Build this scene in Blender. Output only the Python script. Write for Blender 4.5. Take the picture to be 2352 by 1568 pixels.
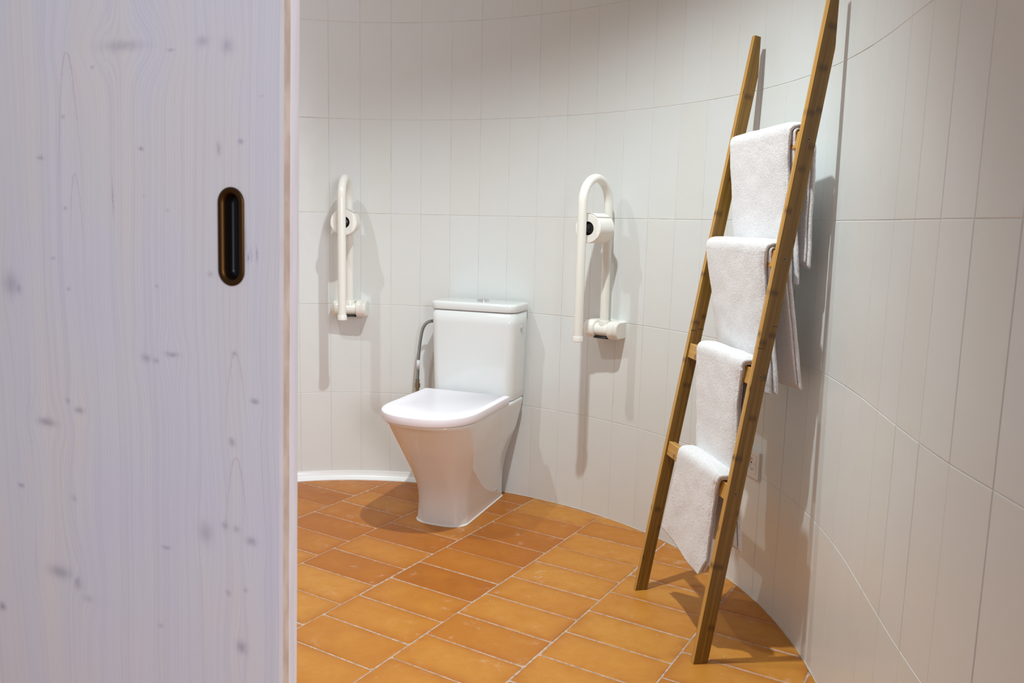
import bpy, bmesh, math, random
import numpy as np
from mathutils import Vector, Matrix, noise
random.seed(4); rng = np.random.default_rng(7)
for o in list(bpy.data.objects): bpy.data.objects.remove(o)
scene = bpy.context.scene
COL = scene.collection

# ------------------------------------------------------------------ camera
EYE = 1.0966; PITCH = .144083; ROLL = .023216
cp, sp, cr, sr = math.cos(PITCH), math.sin(PITCH), math.cos(ROLL), math.sin(ROLL)
fwd = Vector((0, cp, -sp)); up = Vector((0, sp, cp)); rt = Vector((1, 0, 0))
r2 = cr*rt + sr*up; u2 = -sr*rt + cr*up
cam_d = bpy.data.cameras.new('camera'); cam = bpy.data.objects.new('camera', cam_d); COL.objects.link(cam)
m = Matrix((r2, u2, -fwd)).transposed().to_4x4(); m.translation = (0, 0, EYE); cam.matrix_world = m
cam_d.sensor_width = 36; cam_d.lens = 1894.7*36/2352; cam_d.clip_start = .02
cam_d.dof.use_dof = True; cam_d.dof.focus_distance = 2.35; cam_d.dof.aperture_fstop = 9.0
scene.camera = cam
# ------------------------------------------------------------------ world, lights, exposure
vs = scene.view_settings
vs.view_transform = 'Standard'; vs.look = 'None'; vs.gamma = 1; vs.use_curve_mapping = False; vs.exposure = 0
wd = bpy.data.worlds.new('corridor_daylight'); scene.world = wd; wd.use_nodes = True
wd.node_tree.nodes['Background'].inputs['Color'].default_value = (.80, .84, 1, 1)
wd.node_tree.nodes['Background'].inputs['Strength'].default_value = .36
def disc_light(name, loc, watts, size=.07, col=(1, .965, .90), spread=180):
    l = bpy.data.lights.new(name, 'AREA'); l.shape = 'DISK'; l.size = size; l.energy = watts; l.color = col
    l.spread = math.radians(spread)
    o = bpy.data.objects.new(name, l); o.location = loc; COL.objects.link(o); return o
CEIL = 2.5
def spot(name, loc, aim, watts, cone=125, blend=1., r=.022, col=(.875, .975, 1)):
    l = bpy.data.lights.new(name, 'SPOT'); l.energy = watts; l.color = col; l.spot_size = math.radians(cone); l.spot_blend = blend; l.shadow_soft_size = r
    o = bpy.data.objects.new(name, l); o.location = loc; o.rotation_euler = (Vector(aim)-Vector(loc)).to_track_quat('-Z', 'Y').to_euler(); COL.objects.link(o); return o
spot('downlight_centre', (.05, 1.95, CEIL-.03), (-.06, 2.36, 0), 150, 105)
spot('downlight_left', (-1.08, 2.15, CEIL-.03), (-.60, 2.35, 0), 55, 104)
o_ = disc_light('corridor_door_fill', (1.3, -1.9, 1.7), 78, size=1.2, col=(.88, .90, 1))  # added area light out of view, placed to brighten the door face
o_.rotation_euler = (Vector((-.6, 1.1, 1.0))-o_.location).to_track_quat('-Z', 'Y').to_euler()
try: scene.cycles.max_bounces = 10; scene.cycles.diffuse_bounces = 8
except Exception: pass

# ------------------------------------------------------------------ helpers
def tag(o, label=None, cat=None, group=None, kind=None):
    if label: o['label'] = label
    if cat: o['category'] = cat
    if group: o['group'] = group
    if kind: o['kind'] = kind
    return o
def link(name, me, mat=None, parent=None, smooth=True, bevel=0, seg=2, angle=40):
    o = bpy.data.objects.new(name, me); COL.objects.link(o)
    if mat is not None:
        for mm in (mat if isinstance(mat, (list, tuple)) else [mat]): me.materials.append(mm)
    if smooth:
        me.polygons.foreach_set('use_smooth', [True]*len(me.polygons))
    if parent is not None: o.parent = parent
    if bevel:
        b = o.modifiers.new('bevel', 'BEVEL'); b.width = bevel; b.segments = seg; b.limit_method = 'ANGLE'; b.angle_limit = math.radians(30)
        b.harden_normals = True
    return o
def mesh(name, verts, faces):
    me = bpy.data.meshes.new(name); me.from_pydata([tuple(v) for v in verts], [], faces); me.update()
    bm = bmesh.new(); bm.from_mesh(me); bmesh.ops.recalc_face_normals(bm, faces=bm.faces); bm.to_mesh(me); bm.free()
    return me
def box(c, s, M=None):
    x, y, z = [k/2 for k in s]
    v = [Vector((c[0]+i*x, c[1]+j*y, c[2]+k*z)) for i in (-1, 1) for j in (-1, 1) for k in (-1, 1)]
    if M: v = [M @ p for p in v]
    f = [(0,1,3,2),(4,6,7,5),(0,4,5,1),(2,3,7,6),(0,2,6,4),(1,5,7,3)]
    return v, f
def join(*parts):
    V, F = [], []
    for v, f in parts:
        n = len(V); V += list(v); F += [tuple(i+n for i in q) for q in f]
    return V, F
def loft(rings, cap=True, closed=True):
    n = len(rings[0]); V = [Vector(p) for r in rings for p in r]; F = []
    for i in range(len(rings)-1):
        for j in range(n if closed else n-1):
            k = (j+1) % n
            F.append((i*n+j, i*n+k, (i+1)*n+k, (i+1)*n+j))
    if cap:
        F.append(tuple(range(n))[::-1]); F.append(tuple((len(rings)-1)*n+j for j in range(n)))
    return V, F
def tube(path, r, n=20, cap=True):
    P = [Vector(p) for p in path]; R = r if isinstance(r, (list, tuple)) else [r]*len(P)
    t0 = (P[1]-P[0]).normalized(); a = t0.orthogonal().normalized(); rings = []
    for i, p in enumerate(P):
        t = (P[min(i+1, len(P)-1)]-P[max(i-1, 0)]).normalized()
        a = (a - t*a.dot(t)).normalized(); b = t.cross(a)
        rings.append([p+(a*math.cos(2*math.pi*k/n)+b*math.sin(2*math.pi*k/n))*R[i] for k in range(n)])
    return loft(rings, cap)
def lathe(profile, n=32, M=None):   # profile of (radius, height) around local z
    rings = [[Vector((r*math.cos(2*math.pi*k/n), r*math.sin(2*math.pi*k/n), z)) for k in range(n)] for r, z in profile]
    v, f = loft(rings)
    if M: v = [M @ p for p in v]
    return v, f
def frame(origin, ex, ey, ez):
    M = Matrix((Vector(ex), Vector(ey), Vector(ez))).transposed().to_4x4(); M.translation = origin; return M
def autosmooth(o, deg=35):
    me = o.data; bm = bmesh.new(); bm.from_mesh(me)
    for e in bm.edges:
        if len(e.link_faces) == 2 and e.calc_face_angle(0) > math.radians(deg): e.smooth = False
    bm.to_mesh(me); bm.free(); return o

# ------------------------------------------------------------------ materials
def mat(name):
    m = bpy.data.materials.new(name); m.use_nodes = True
    return m, m.node_tree, m.node_tree.nodes['Principled BSDF']
class N:
    def __init__(s, nt): s.nt = nt
    def __call__(s, t, **k):
        n = s.nt.nodes.new(t); ins = k.pop('ins', {})
        for a, b in k.items(): setattr(n, a, b)
        for a, b in ins.items(): s.set(n, a, b)
        return n
    def set(s, n, a, b):
        if isinstance(b, bpy.types.NodeSocket): s.nt.links.new(b, n.inputs[a])
        else: n.inputs[a].default_value = b
    def math(s, op, a, b=0, c=0, clamp=False):
        n = s.nt.nodes.new('ShaderNodeMath'); n.operation = op; n.use_clamp = clamp
        s.set(n, 0, a); s.set(n, 1, b); s.set(n, 2, c); return n.outputs[0]
    def mix(s, f, a, b, t='MIX'):
        n = s.nt.nodes.new('ShaderNodeMix'); n.data_type = 'RGBA'; n.blend_type = t
        s.set(n, 0, f); s.set(n, 6, a); s.set(n, 7, b); return n.outputs[2]
    def ramp(s, f, stops, interp='LINEAR'):
        n = s.nt.nodes.new('ShaderNodeValToRGB'); s.set(n, 0, f); cr_ = n.color_ramp; cr_.interpolation = interp
        while len(cr_.elements) < len(stops): cr_.elements.new(.5)
        for e, (p, c) in zip(cr_.elements, stops):
            e.position = p; e.color = (*c, 1) if len(c) == 3 else c
        return n.outputs[0]
    def maprange(s, v, a, b, c=0, d=1):
        n = s.nt.nodes.new('ShaderNodeMapRange'); s.set(n, 0, v)
        for i, q in enumerate((a, b, c, d)): n.inputs[i+1].default_value = q
        return n.outputs[0]
    def noise(s, vec, scale, detail=3, rough=.5, dist=0):
        return s('ShaderNodeTexNoise', ins={'Vector': vec, 'Scale': scale, 'Detail': detail, 'Roughness': rough, 'Distortion': dist})
    def mapping(s, vec, scale=(1,1,1), loc=(0,0,0), rot=(0,0,0)):
        return s('ShaderNodeMapping', ins={'Vector': vec, 'Scale': scale, 'Location': loc, 'Rotation': rot}).outputs[0]
    def bump(s, h, strength, dist=.001):
        return s('ShaderNodeBump', ins={'Height': h, 'Strength': strength, 'Distance': dist}).outputs[0]
def c3(r, g, b):  # sRGB 0-255 to linear
    f = lambda x: (x/255/12.92) if x/255 <= .04045 else ((x/255+.055)/1.055)**2.4
    return (f(r), f(g), f(b), 1)

def simple(name, col, rough=.5, metal=0, coat=0, spec=.5):
    m_, nt, b = mat(name); n = N(nt)
    tc = n('ShaderNodeTexCoord').outputs['Object']
    ns = n.noise(tc, 9, 3)
    c2 = tuple(x*.965 for x in col[:3])+(1,)
    b.inputs['Base Color'].default_value = col
    nt.links.new(n.mix(ns.outputs[0], col, c2), b.inputs['Base Color'])
    b.inputs['Roughness'].default_value = rough; b.inputs['Metallic'].default_value = metal
    b.inputs['Coat Weight'].default_value = coat; b.inputs['Coat Roughness'].default_value = .04
    b.inputs['Specular IOR Level'].default_value = spec
    return m_
M_ceramic = simple('white_porcelain', c3(226, 228, 226), .10, coat=.6)
M_cover = simple('white_seat_plastic', c3(240, 236, 242), .34, coat=.0)
M_plastic = simple('white_enamelled_tube', c3(236, 233, 224), .20, coat=.3)
M_socket = simple('white_socket_plastic', c3(226, 218, 212), .3)
M_chrome = simple('chrome', (.75, .76, .78, 1), .14, metal=1)
M_dark = simple('dark_gap', (.01, .01, .01, 1), .5)
M_sealant = simple('white_sealant', c3(232, 230, 226), .5)
M_cove = simple('white_cove_tile', c3(238, 238, 236), .25, coat=.3)
M_ceiling = simple('white_ceiling_paint', (.82, .82, .80, 1), .8)
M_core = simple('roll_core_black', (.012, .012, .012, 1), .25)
M_brass = simple('aged_brass', c3(84, 58, 32), .45, metal=1)
M_pulldark = simple('black_recess', (.005, .005, .005, 1), .3, spec=.25)
M_screw = simple('dark_screw_steel', (.30, .28, .25, 1), .3, metal=1)
M_bead = simple('dirty_sealant', c3(206, 192, 176), .7)
M_label = simple('hose_label_white', c3(215, 215, 215), .5)

# wall tiles: glazed off-white
M_tile, nt, bs = mat('white_wall_tile'); n = N(nt)
geo = n('ShaderNodeNewGeometry'); at = n('ShaderNodeAttribute', attribute_name='tile_id')
pos = geo.outputs['Position']
ns = n.noise(pos, 5, 4, .6); sp_ = n.noise(n.mapping(pos, (120, 120, 120)), 1, 1, .4)
col = n.mix(at.outputs['Fac'], c3(224, 227, 226), c3(223, 225, 221))
col = n.mix(n.math('MULTIPLY', ns.outputs[0], .25), col, c3(214, 212, 206))
nt.links.new(col, bs.inputs['Base Color'])
bs.inputs['Roughness'].default_value = .30; bs.inputs['Specular IOR Level'].default_value = .4
nt.links.new(n.bump(n.noise(pos, 14, 3).outputs[0], .25, .004), bs.inputs['Normal'])
M_grout, nt, bs = mat('wall_grout'); n = N(nt)
pos = n('ShaderNodeNewGeometry').outputs['Position']
ns = n.noise(pos, 7, 4, .7)
nt.links.new(n.ramp(ns.outputs[0], [(.32, c3(150, 140, 128)[:3]), (.44, c3(204, 198, 188)[:3]), (.62, c3(226, 222, 214)[:3])]), bs.inputs['Base Color'])
bs.inputs['Roughness'].default_value = .8
# floor
M_floor, nt, bs = mat('terracotta_tile'); n = N(nt)
at = n('ShaderNodeAttribute', attribute_name='tile_id'); uv = n('ShaderNodeUVMap', uv_map='tile').outputs[0]
sep = n('ShaderNodeSeparateXYZ', ins={0: uv}); pos = n('ShaderNodeNewGeometry').outputs['Position']
idv = at.outputs['Fac']
off = n('ShaderNodeCombineXYZ', ins={0: n.math('MULTIPLY', idv, 37.), 1: n.math('MULTIPLY', idv, 91.), 2: 0.})
pv = n('ShaderNodeVectorMath', operation='ADD', ins={0: pos, 1: off.outputs[0]}).outputs[0]
n1 = n.noise(pv, 7, 5, .6, .6).outputs[0]; n2 = n.noise(pv, 28, 5, .65).outputs[0]
ex = n.math('ABSOLUTE', n.math('SUBTRACT', sep.outputs[0], .5)); ey = n.math('ABSOLUTE', n.math('SUBTRACT', sep.outputs[1], .5))
edge = n.math('MAXIMUM', n.math('POWER', n.math('MULTIPLY', ex, 2.), 5.), n.math('POWER', n.math('MULTIPLY', ey, 2.), 3.))
edge = n.math('MULTIPLY', edge, n.maprange(n1, .38, .56))
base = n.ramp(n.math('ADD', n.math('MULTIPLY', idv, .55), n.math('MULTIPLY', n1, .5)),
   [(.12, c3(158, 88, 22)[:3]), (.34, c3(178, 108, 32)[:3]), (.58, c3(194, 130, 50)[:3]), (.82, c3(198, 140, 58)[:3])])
base = n.mix(n.math('MULTIPLY', edge, .70), base, c3(160, 84, 18))
base = n.mix(n.math('MULTIPLY', n.maprange(n2, .42, .72), .30), base, c3(178, 106, 34))
chalk = n.math('MULTIPLY', n.maprange(n.noise(pv, 16, 6, .75).outputs[0], .57, .78), n.maprange(n.noise(pos, 3.3, 2).outputs[0], .44, .60))
base = n.mix(n.math('MULTIPLY', chalk, .75), base, c3(214, 186, 160))
vor = n('ShaderNodeTexVoronoi', feature='F1', ins={'Vector': pos, 'Scale': 26., 'Randomness': 1.})
speck = n.math('LESS_THAN', vor.outputs['Distance'], .035)
rnd = n('ShaderNodeSeparateXYZ', ins={0: vor.outputs['Color']})
speck = n.math('MULTIPLY', speck, n.math('GREATER_THAN', rnd.outputs[0], .66))
base = n.mix(n.math('MULTIPLY', speck, .85), base, c3(232, 206, 178))
nt.links.new(base, bs.inputs['Base Color'])
bs.inputs['Roughness'].default_value = .42; bs.inputs['Specular IOR Level'].default_value = .35
nt.links.new(n.maprange(n2, .3, .7, .34, .52), bs.inputs['Roughness'])
nt.links.new(n.bump(n.noise(pos, 12, 3).outputs[0], .3, .004), bs.inputs['Normal'])
M_fgrout, nt, bs = mat('floor_grout'); n = N(nt)
pos = n('ShaderNodeNewGeometry').outputs['Position']
nt.links.new(n.ramp(n.noise(pos, 60, 4, .7).outputs[0], [(.35, c3(160, 132, 112)[:3]), (.6, c3(196, 174, 156)[:3])]), bs.inputs['Base Color'])
bs.inputs['Roughness'].default_value = .85
nt.links.new(n.bump(n.noise(pos, 300, 3).outputs[0], .4, .001), bs.inputs['Normal'])
# bamboo (grain along local z)
def bamboo(name, light):
    M, nt, bs = mat(name); n = N(nt)
    tc = n('ShaderNodeTexCoord').outputs['Object']; sx = n('ShaderNodeSeparateXYZ', ins={0: tc})
    g = n.noise(n.mapping(tc, (420, 420, 3)), 1, 4, .6).outputs[0]
    g2 = n.noise(n.mapping(tc, (90, 90, 1.2)), 1, 2, .5).outputs[0]
    strip = n.noise(n.mapping(tc, (110, 110, .25)), 1, 0).outputs[0]
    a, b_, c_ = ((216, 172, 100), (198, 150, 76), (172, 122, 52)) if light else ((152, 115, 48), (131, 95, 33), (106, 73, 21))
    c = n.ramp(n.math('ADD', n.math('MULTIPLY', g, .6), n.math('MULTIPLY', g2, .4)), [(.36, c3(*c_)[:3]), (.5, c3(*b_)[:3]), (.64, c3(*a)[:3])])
    c = n.mix(n.math('MULTIPLY', n.maprange(strip, .46, .54), .30), c, c3(*c_))
    # dark bamboo nodes: short smudged bands
    vor = n('ShaderNodeTexVoronoi', feature='F1', ins={'Vector': n.mapping(tc, (38, 38, 4.2)), 'Scale': 1., 'Randomness': .9})
    cen = n('ShaderNodeSeparateXYZ', ins={0: vor.outputs['Position']}); mz = n('ShaderNodeSeparateXYZ', ins={0: n.mapping(tc, (38, 38, 4.2))})
    dz = n.math('ABSOLUTE', n.math('SUBTRACT', cen.outputs[2], mz.outputs[2]))
    dx = n.math('ABSOLUTE', n.math('SUBTRACT', cen.outputs[0], mz.outputs[0]))
    wob = n.math('MULTIPLY', n.noise(n.mapping(tc, (500, 500, 40)), 1, 2).outputs[0], .05)
    k = n.math('MULTIPLY', n.maprange(n.math('ADD', dz, wob), .02, .075, 1, 0), n.maprange(dx, .35, .6, 1, 0))
    pick = n('ShaderNodeSeparateXYZ', ins={0: vor.outputs['Color']})
    k = n.math('MULTIPLY', k, n.math('GREATER_THAN', pick.outputs[1], .25))
    c = n.mix(n.math('MULTIPLY', k, .75), c, c3(66, 38, 14))
    nt.links.new(c, bs.inputs['Base Color']); bs.inputs['Roughness'].default_value = .38
    nt.links.new(n.bump(g, .12, .001), bs.inputs['Normal'])
    return M
M_bamboo = bamboo('bamboo_shaded', False); M_bamboo_l = bamboo('bamboo_lit', True)  # one bamboo, painted darker for shaded sides and paler for light-facing ones
# terry
M_terry, nt, bs = mat('white_terry'); n = N(nt)
tc = n('ShaderNodeTexCoord').outputs['Object']
wv = n.noise(tc, 430, 2, .6, .3).outputs[0]; w2 = n.noise(tc, 60, 2, .6).outputs[0]
h = n.math('ADD', n.math('MULTIPLY', wv, 1.), n.math('MULTIPLY', w2, .25))
nt.links.new(n.ramp(wv, [(.36, c3(228, 226, 228)[:3]), (.52, c3(252, 250, 250)[:3])]), bs.inputs['Base Color'])
bs.inputs['Roughness'].default_value = .95; bs.inputs['Sheen Weight'].default_value = .5; bs.inputs['Specular IOR Level'].default_value = .1
nt.links.new(n.bump(h, 1., .0032), bs.inputs['Normal'])
M_paper = None
M_paper, nt, bs = mat('toilet_paper'); n = N(nt)
tc = n('ShaderNodeTexCoord').outputs['Object']
bs.inputs['Base Color'].default_value = c3(240, 236, 228); bs.inputs['Roughness'].default_value = .95
nt.links.new(n.mix(n.noise(tc, 200, 3).outputs[0], c3(232, 228, 220), c3(244, 241, 235)), bs.inputs['Base Color'])
nt.links.new(n.bump(n.noise(tc, 90, 4).outputs[0], .5, .002), bs.inputs['Normal'])
# braided hose
M_hose, nt, bs = mat('braided_steel'); n = N(nt)
tc = n('ShaderNodeTexCoord').outputs['Object']
w = n('ShaderNodeTexWave', wave_type='BANDS', bands_direction='DIAGONAL', ins={'Vector': tc, 'Scale': 260., 'Distortion': .6}).outputs[1]
nt.links.new(n.mix(w, c3(104, 106, 102), c3(176, 178, 172)), bs.inputs['Base Color'])
bs.inputs['Metallic'].default_value = .7; bs.inputs['Roughness'].default_value = .4
nt.links.new(n.bump(w, .6, .001), bs.inputs['Normal'])

# door wood
KN = [(0.226, 1.3037, 0.0316, 0.0062, 0.5), (0.1022, 1.3029, 0.009, 0.006, 0.5), (0.0662, 1.2961, 0.0088, 0.008, 0.5), (0.1502, 1.2955, 0.0053, 0.002, 0.6), (0.2757, 1.2793, 0.0029, 0.0021, 0.6), (0.2029, 1.1775, 0.0032, 0.0022, 1), (0.3735, 1.1668, 0.0055, 0.0028, 0.7), (0.0501, 1.1845, 0.0038, 0.0031, 0.7), (0.0829, 1.1761, 0.0034, 0.0072, 0.6), (0.4413, 0.9946, 0.0133, 0.0158, 0.6), (0.4279, 0.9892, 0.0065, 0.0073, 0.6), (0.1638, 1.1007, 0.0028, 0.0022, 0.4), (0.3604, 1.0338, 0.004, 0.0024, 0.5), (0.3355, 0.9925, 0.0031, 0.0023, 0.6), (0.1858, 1.0032, 0.0029, 0.0023, 0.5), (0.3291, 1.2191, 0.003, 0.0028, 0.5), (0.3339, 1.1007, 0.0031, 0.0023, 0.5), (0.1008, 1.0226, 0.004, 0.0033, 0.5), (0.2077, 0.9081, 0.008, 0.0046, 0.6), (0.192, 0.9058, 0.0043, 0.0035, 0.6), (0.1653, 0.916, 0.0106, 0.0034, 0.7), (0.0676, 0.9251, 0.0039, 0.0033, 0.6), (0.3489, 0.8372, 0.004, 0.0037, 0.5), (0.3285, 0.8257, 0.0087, 0.0043, 0.7), (0.3892, 0.8027, 0.0161, 0.0057, 0.8), (0.0384, 0.8664, 0.0059, 0.0034, 0.8), (0.0745, 0.8094, 0.0047, 0.0052, 0.7), (0.4462, 0.703, 0.0052, 0.0033, 0.8), (0.3468, 0.6971, 0.0049, 0.0051, 0.4), (0.3812, 0.582, 0.0202, 0.0093, 0.7), (0.3483, 0.5712, 0.0074, 0.0093, 0.6), (0.5005, 0.507, 0.0064, 0.0057, 1), (0.1868, 0.65, 0.0074, 0.0025, 0.6), (0.089, 0.6961, 0.0048, 0.0054, 0.6), (0.0712, 0.6935, 0.0055, 0.0047, 0.5), (0.0486, 0.6804, 0.0081, 0.0054, 0.7), (0.1203, 0.6812, 0.0108, 0.0145, 0.5), (0.0678, 0.5305, 0.0077, 0.0087, 0.8), (0.0864, 0.6034, 0.0042, 0.0037, 0.5), (0.0593, 0.612, 0.0034, 0.003, 0.5), (0.2019, 0.5349, 0.0045, 0.0033, 0.5), (0.3303, 0.5501, 0.0098, 0.0053, 0.35), (0.2519, 1.1149, 0.0009, 0.0189, 0.9), (0.0433, 1.0453, 0.0012, 0.0053, 1), (0.0304, 1.0495, 0.0012, 0.0084, 0.8), (0.0387, 1.0492, 0.0009, 0.0095, 0.6), (0.046, 1.0622, 0.0013, 0.0264, 0.5), (0.0195, 1.237, 0.0037, 0.0015, 0.3), (0.2011, 1.1182, 0.0021, 0.0017, 0.3)]
_t = math.radians(-1.25); _c, _s = math.cos(_t), math.sin(_t)
def door_uv(u, z): return (_c*u-_s*(z-.9445), _s*u+_c*(z-.9445)+.9445)
KN = [(*door_uv(a_, b_), c_, d_, e_) for a_, b_, c_, d_, e_ in KN]
ARCH = [(*door_uv(a_, b_), w_, l_, k_) for a_, b_, w_, l_, k_ in ((.3185, 1.300, .0026, .20, 1.), (.3145, 1.146, .0016, .13, .8), (.0660, .925, .0030, .12, .7), (.0690, .790, .0030, .12, .9), (.0640, .478, .0018, .1, .6))]
M_door, nt, bs = mat('whitewashed_pine'); n = N(nt)
tc = n('ShaderNodeTexCoord').outputs['Object']; sx = n('ShaderNodeSeparateXYZ', ins={0: tc}); U, Z = sx.outputs[0], sx.outputs[2]
wob = n.math('MULTIPLY', n.math('SUBTRACT', n.noise(n.mapping(tc, (4, 4, 1.6)), 1, 2).outputs[0], .5), .05)
dark = None; warp = wob
wobn = n.noise(tc, 130, 3, .6)
jit = n.math('MULTIPLY', n.math('SUBTRACT', wobn.outputs[0], .5), .006)
for (ku, kz, ru, rz, s_) in KN:
    du = n.math('ADD', n.math('SUBTRACT', U, ku), jit); dz = n.math('ADD', n.math('SUBTRACT', Z, kz), jit)
    q = n.math('ADD', n.math('POWER', n.math('ABSOLUTE', n.math('DIVIDE', du, ru)), 2.), n.math('POWER', n.math('ABSOLUTE', n.math('DIVIDE', dz, rz)), 2.))
    f = n.math('MULTIPLY', n.math('EXPONENT', n.math('MULTIPLY', q, -1.)), s_)
    dark = f if dark is None else n.math('MAXIMUM', dark, f)
    if ru > .0045 and rz > .0028:   # bend the grain round the knot
        W = ru*2.3; Hh = max(rz*6, .03)
        q2 = n.math('ADD', n.math('POWER', n.math('ABSOLUTE', n.math('DIVIDE', du, W)), 2.), n.math('POWER', n.math('ABSOLUTE', n.math('DIVIDE', dz, Hh)), 2.))
        g = n.math('MULTIPLY', n.math('MULTIPLY', n.math('EXPONENT', n.math('MULTIPLY', q2, -1.)), du), -.85)
        warp = n.math('ADD', warp, g)
plank = None   # glued lamellas: each has its own grain offset and tone
off = 0.
tone = None
for i, (ub) in enumerate((.1275, .257, .415)):
    st = n.math('GREATER_THAN', U, ub); off = n.math('ADD', n.math('MULTIPLY', st, 1.37+i*.61), off)
Uw = n.math('ADD', U, warp)
gv = n('ShaderNodeCombineXYZ', ins={0: n.math('ADD', n.math('MULTIPLY', Uw, 150.), off), 1: off, 2: n.math('MULTIPLY', Z, .8)}).outputs[0]
rings = n.noise(gv, 1., 3, .55).outputs[0]
lines = n('ShaderNodeTexWave', wave_type='BANDS', bands_direction='X', wave_profile='SIN', ins={'Vector': gv, 'Scale': .42, 'Distortion': 2.2, 'Detail': 2., 'Detail Scale': .6}).outputs[1]
blot = n.noise(n.mapping(tc, (9, 9, 2.2)), 1, 3).outputs[0]
fine = n.noise(n.mapping(tc, (900, 900, 14)), 1, 2).outputs[0]
lam = n.noise(n('ShaderNodeCombineXYZ', ins={0: off, 1: 0., 2: 0.}).outputs[0], 3.1, 0).outputs[0]
c = n.ramp(blot, [(.35, c3(221, 218, 225)[:3]), (.5, c3(224, 221, 222)[:3]), (.64, c3(228, 221, 215)[:3])])
c = n.mix(n.math('MULTIPLY', n.maprange(rings, .46, .68), .38), c, c3(204, 199, 208))
c = n.mix(n.math('MULTIPLY', n.math('POWER', lines, 5.), .22), c, c3(204, 190, 196))
c = n.mix(n.math('MULTIPLY', n.maprange(fine, .5, .8), .25), c, c3(206, 200, 212))
c = n.mix(n.math('MULTIPLY', n.maprange(lam, .3, .7), .12), c, c3(206, 203, 212))
arch = None
for (ku, kz, w_, l_, k_) in ARCH:   # pointed cathedral figures of the flat-sawn boards
    dzz = n.math('MAXIMUM', n.math('SUBTRACT', kz, Z), 0.)
    r_ = n.math('SUBTRACT', n.math('ABSOLUTE', n.math('ADD', n.math('SUBTRACT', U, ku), jit)), n.math('SQRT', n.math('MULTIPLY', dzz, w_)))
    ln_ = n.math('EXPONENT', n.math('MULTIPLY', n.math('POWER', n.math('ABSOLUTE', n.math('DIVIDE', r_, .0011)), 2.), -1.))
    ln_ = n.math('MULTIPLY', n.math('MULTIPLY', ln_, n.maprange(dzz, 0, l_, k_, 0)), n.math('GREATER_THAN', dzz, .0001))
    arch = ln_ if arch is None else n.math('MAXIMUM', arch, ln_)
c = n.mix(n.math('MULTIPLY', arch, .55), c, c3(190, 164, 172))
c = n.mix(n.math('MULTIPLY', dark, .62), c, c3(126, 116, 140))
nt.links.new(c, bs.inputs['Base Color']); bs.inputs['Roughness'].default_value = .55
nt.links.new(n.bump(rings, .08, .001), bs.inputs['Normal'])
def ply(name, a, b_, sc=(60, 60, 4)):
    M, nt, bs = mat(name); n = N(nt); tc = n('ShaderNodeTexCoord').outputs['Object']
    g = n.noise(n.mapping(tc, sc), 1, 3, .6).outputs[0]
    nt.links.new(n.ramp(g, [(.38, c3(*a)[:3]), (.62, c3(*b_)[:3])]), bs.inputs['Base Color']); bs.inputs['Roughness'].default_value = .6
    return M
M_ply_core = ply('pine_end_grain_core', (200, 178, 160), (222, 204, 188), (30, 30, 14))
M_ply_back = ply('whitewashed_back_board', (226, 220, 222), (236, 232, 234))
M_ply_front = M_door

# ------------------------------------------------------------------ room plan (metres)
WC = np.array([-.45, 1.85])
PLAN = [(-38,1.415),(-30,1.297),(-25,1.252),(-20,1.223),(-15,1.207),(-10,1.201),(-5,1.203),(0,1.21),(5,1.222),(10,1.237),(15,1.254),(20,1.273),(25,1.291),(30,1.31),(35,1.329),(40,1.348),(45,1.366),(50,1.385),(55,1.404),(60,1.423),(65,1.442),(70,1.462),(75,1.482),(80,1.503),(85,1.522),(90,1.54),(95,1.555),(100,1.566),(105,1.57)]
pts = [np.array((.60, .45)), np.array((.635, .72))]+[WC+r*np.array((math.cos(math.radians(t)), math.sin(math.radians(t)))) for t, r in PLAN]
last = pts[-1]
for t, r in ((112, 1.57), (120, 1.57), (130, 1.56), (140, 1.55), (150, 1.54), (160, 1.52), (170, 1.5), (180, 1.47), (190, 1.44), (200, 1.42), (210, 1.42), (218, 1.44)):
    pts.append(WC+r*np.array((math.cos(math.radians(t)), math.sin(math.radians(t)))))
def catmull(P, k=24):
    out = []
    for i in range(len(P)-1):
        p0, p1, p2, p3 = P[max(i-1, 0)], P[i], P[i+1], P[min(i+2, len(P)-1)]
        for j in range(k):
            t = j/k
            out.append(.5*((2*p1)+(-p0+p2)*t+(2*p0-5*p1+4*p2-p3)*t*t+(-p0+3*p1-3*p2+p3)*t**3))
    out.append(P[-1]); return np.array(out)
CURVE = catmull(pts)
ARC = np.concatenate([[0], np.cumsum(np.hypot(*np.diff(CURVE, axis=0).T))])
def wall_at(s):
    return np.array([np.interp(s, ARC, CURVE[:, 0]), np.interp(s, ARC, CURVE[:, 1])])
def arc_near(p):
    return ARC[np.argmin(np.hypot(CURVE[:, 0]-p[0], CURVE[:, 1]-p[1]))]
def wall_normal(s):
    t = wall_at(s+.02)-wall_at(s-.02); t /= np.hypot(*t); return np.array([-t[1], t[0]])   # into the room
TW = .1243; TH = .3722; GR = .0013
anchor = arc_near((.1861, 3.1386))
k0 = -int((anchor-.01)//TW); kend = int((ARC[-1]-anchor-.01)//TW)
joints = [wall_at(anchor+k*TW) for k in range(k0, kend+1)]
s_arc = [anchor+k*TW for k in range(k0, kend+1)]
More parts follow.
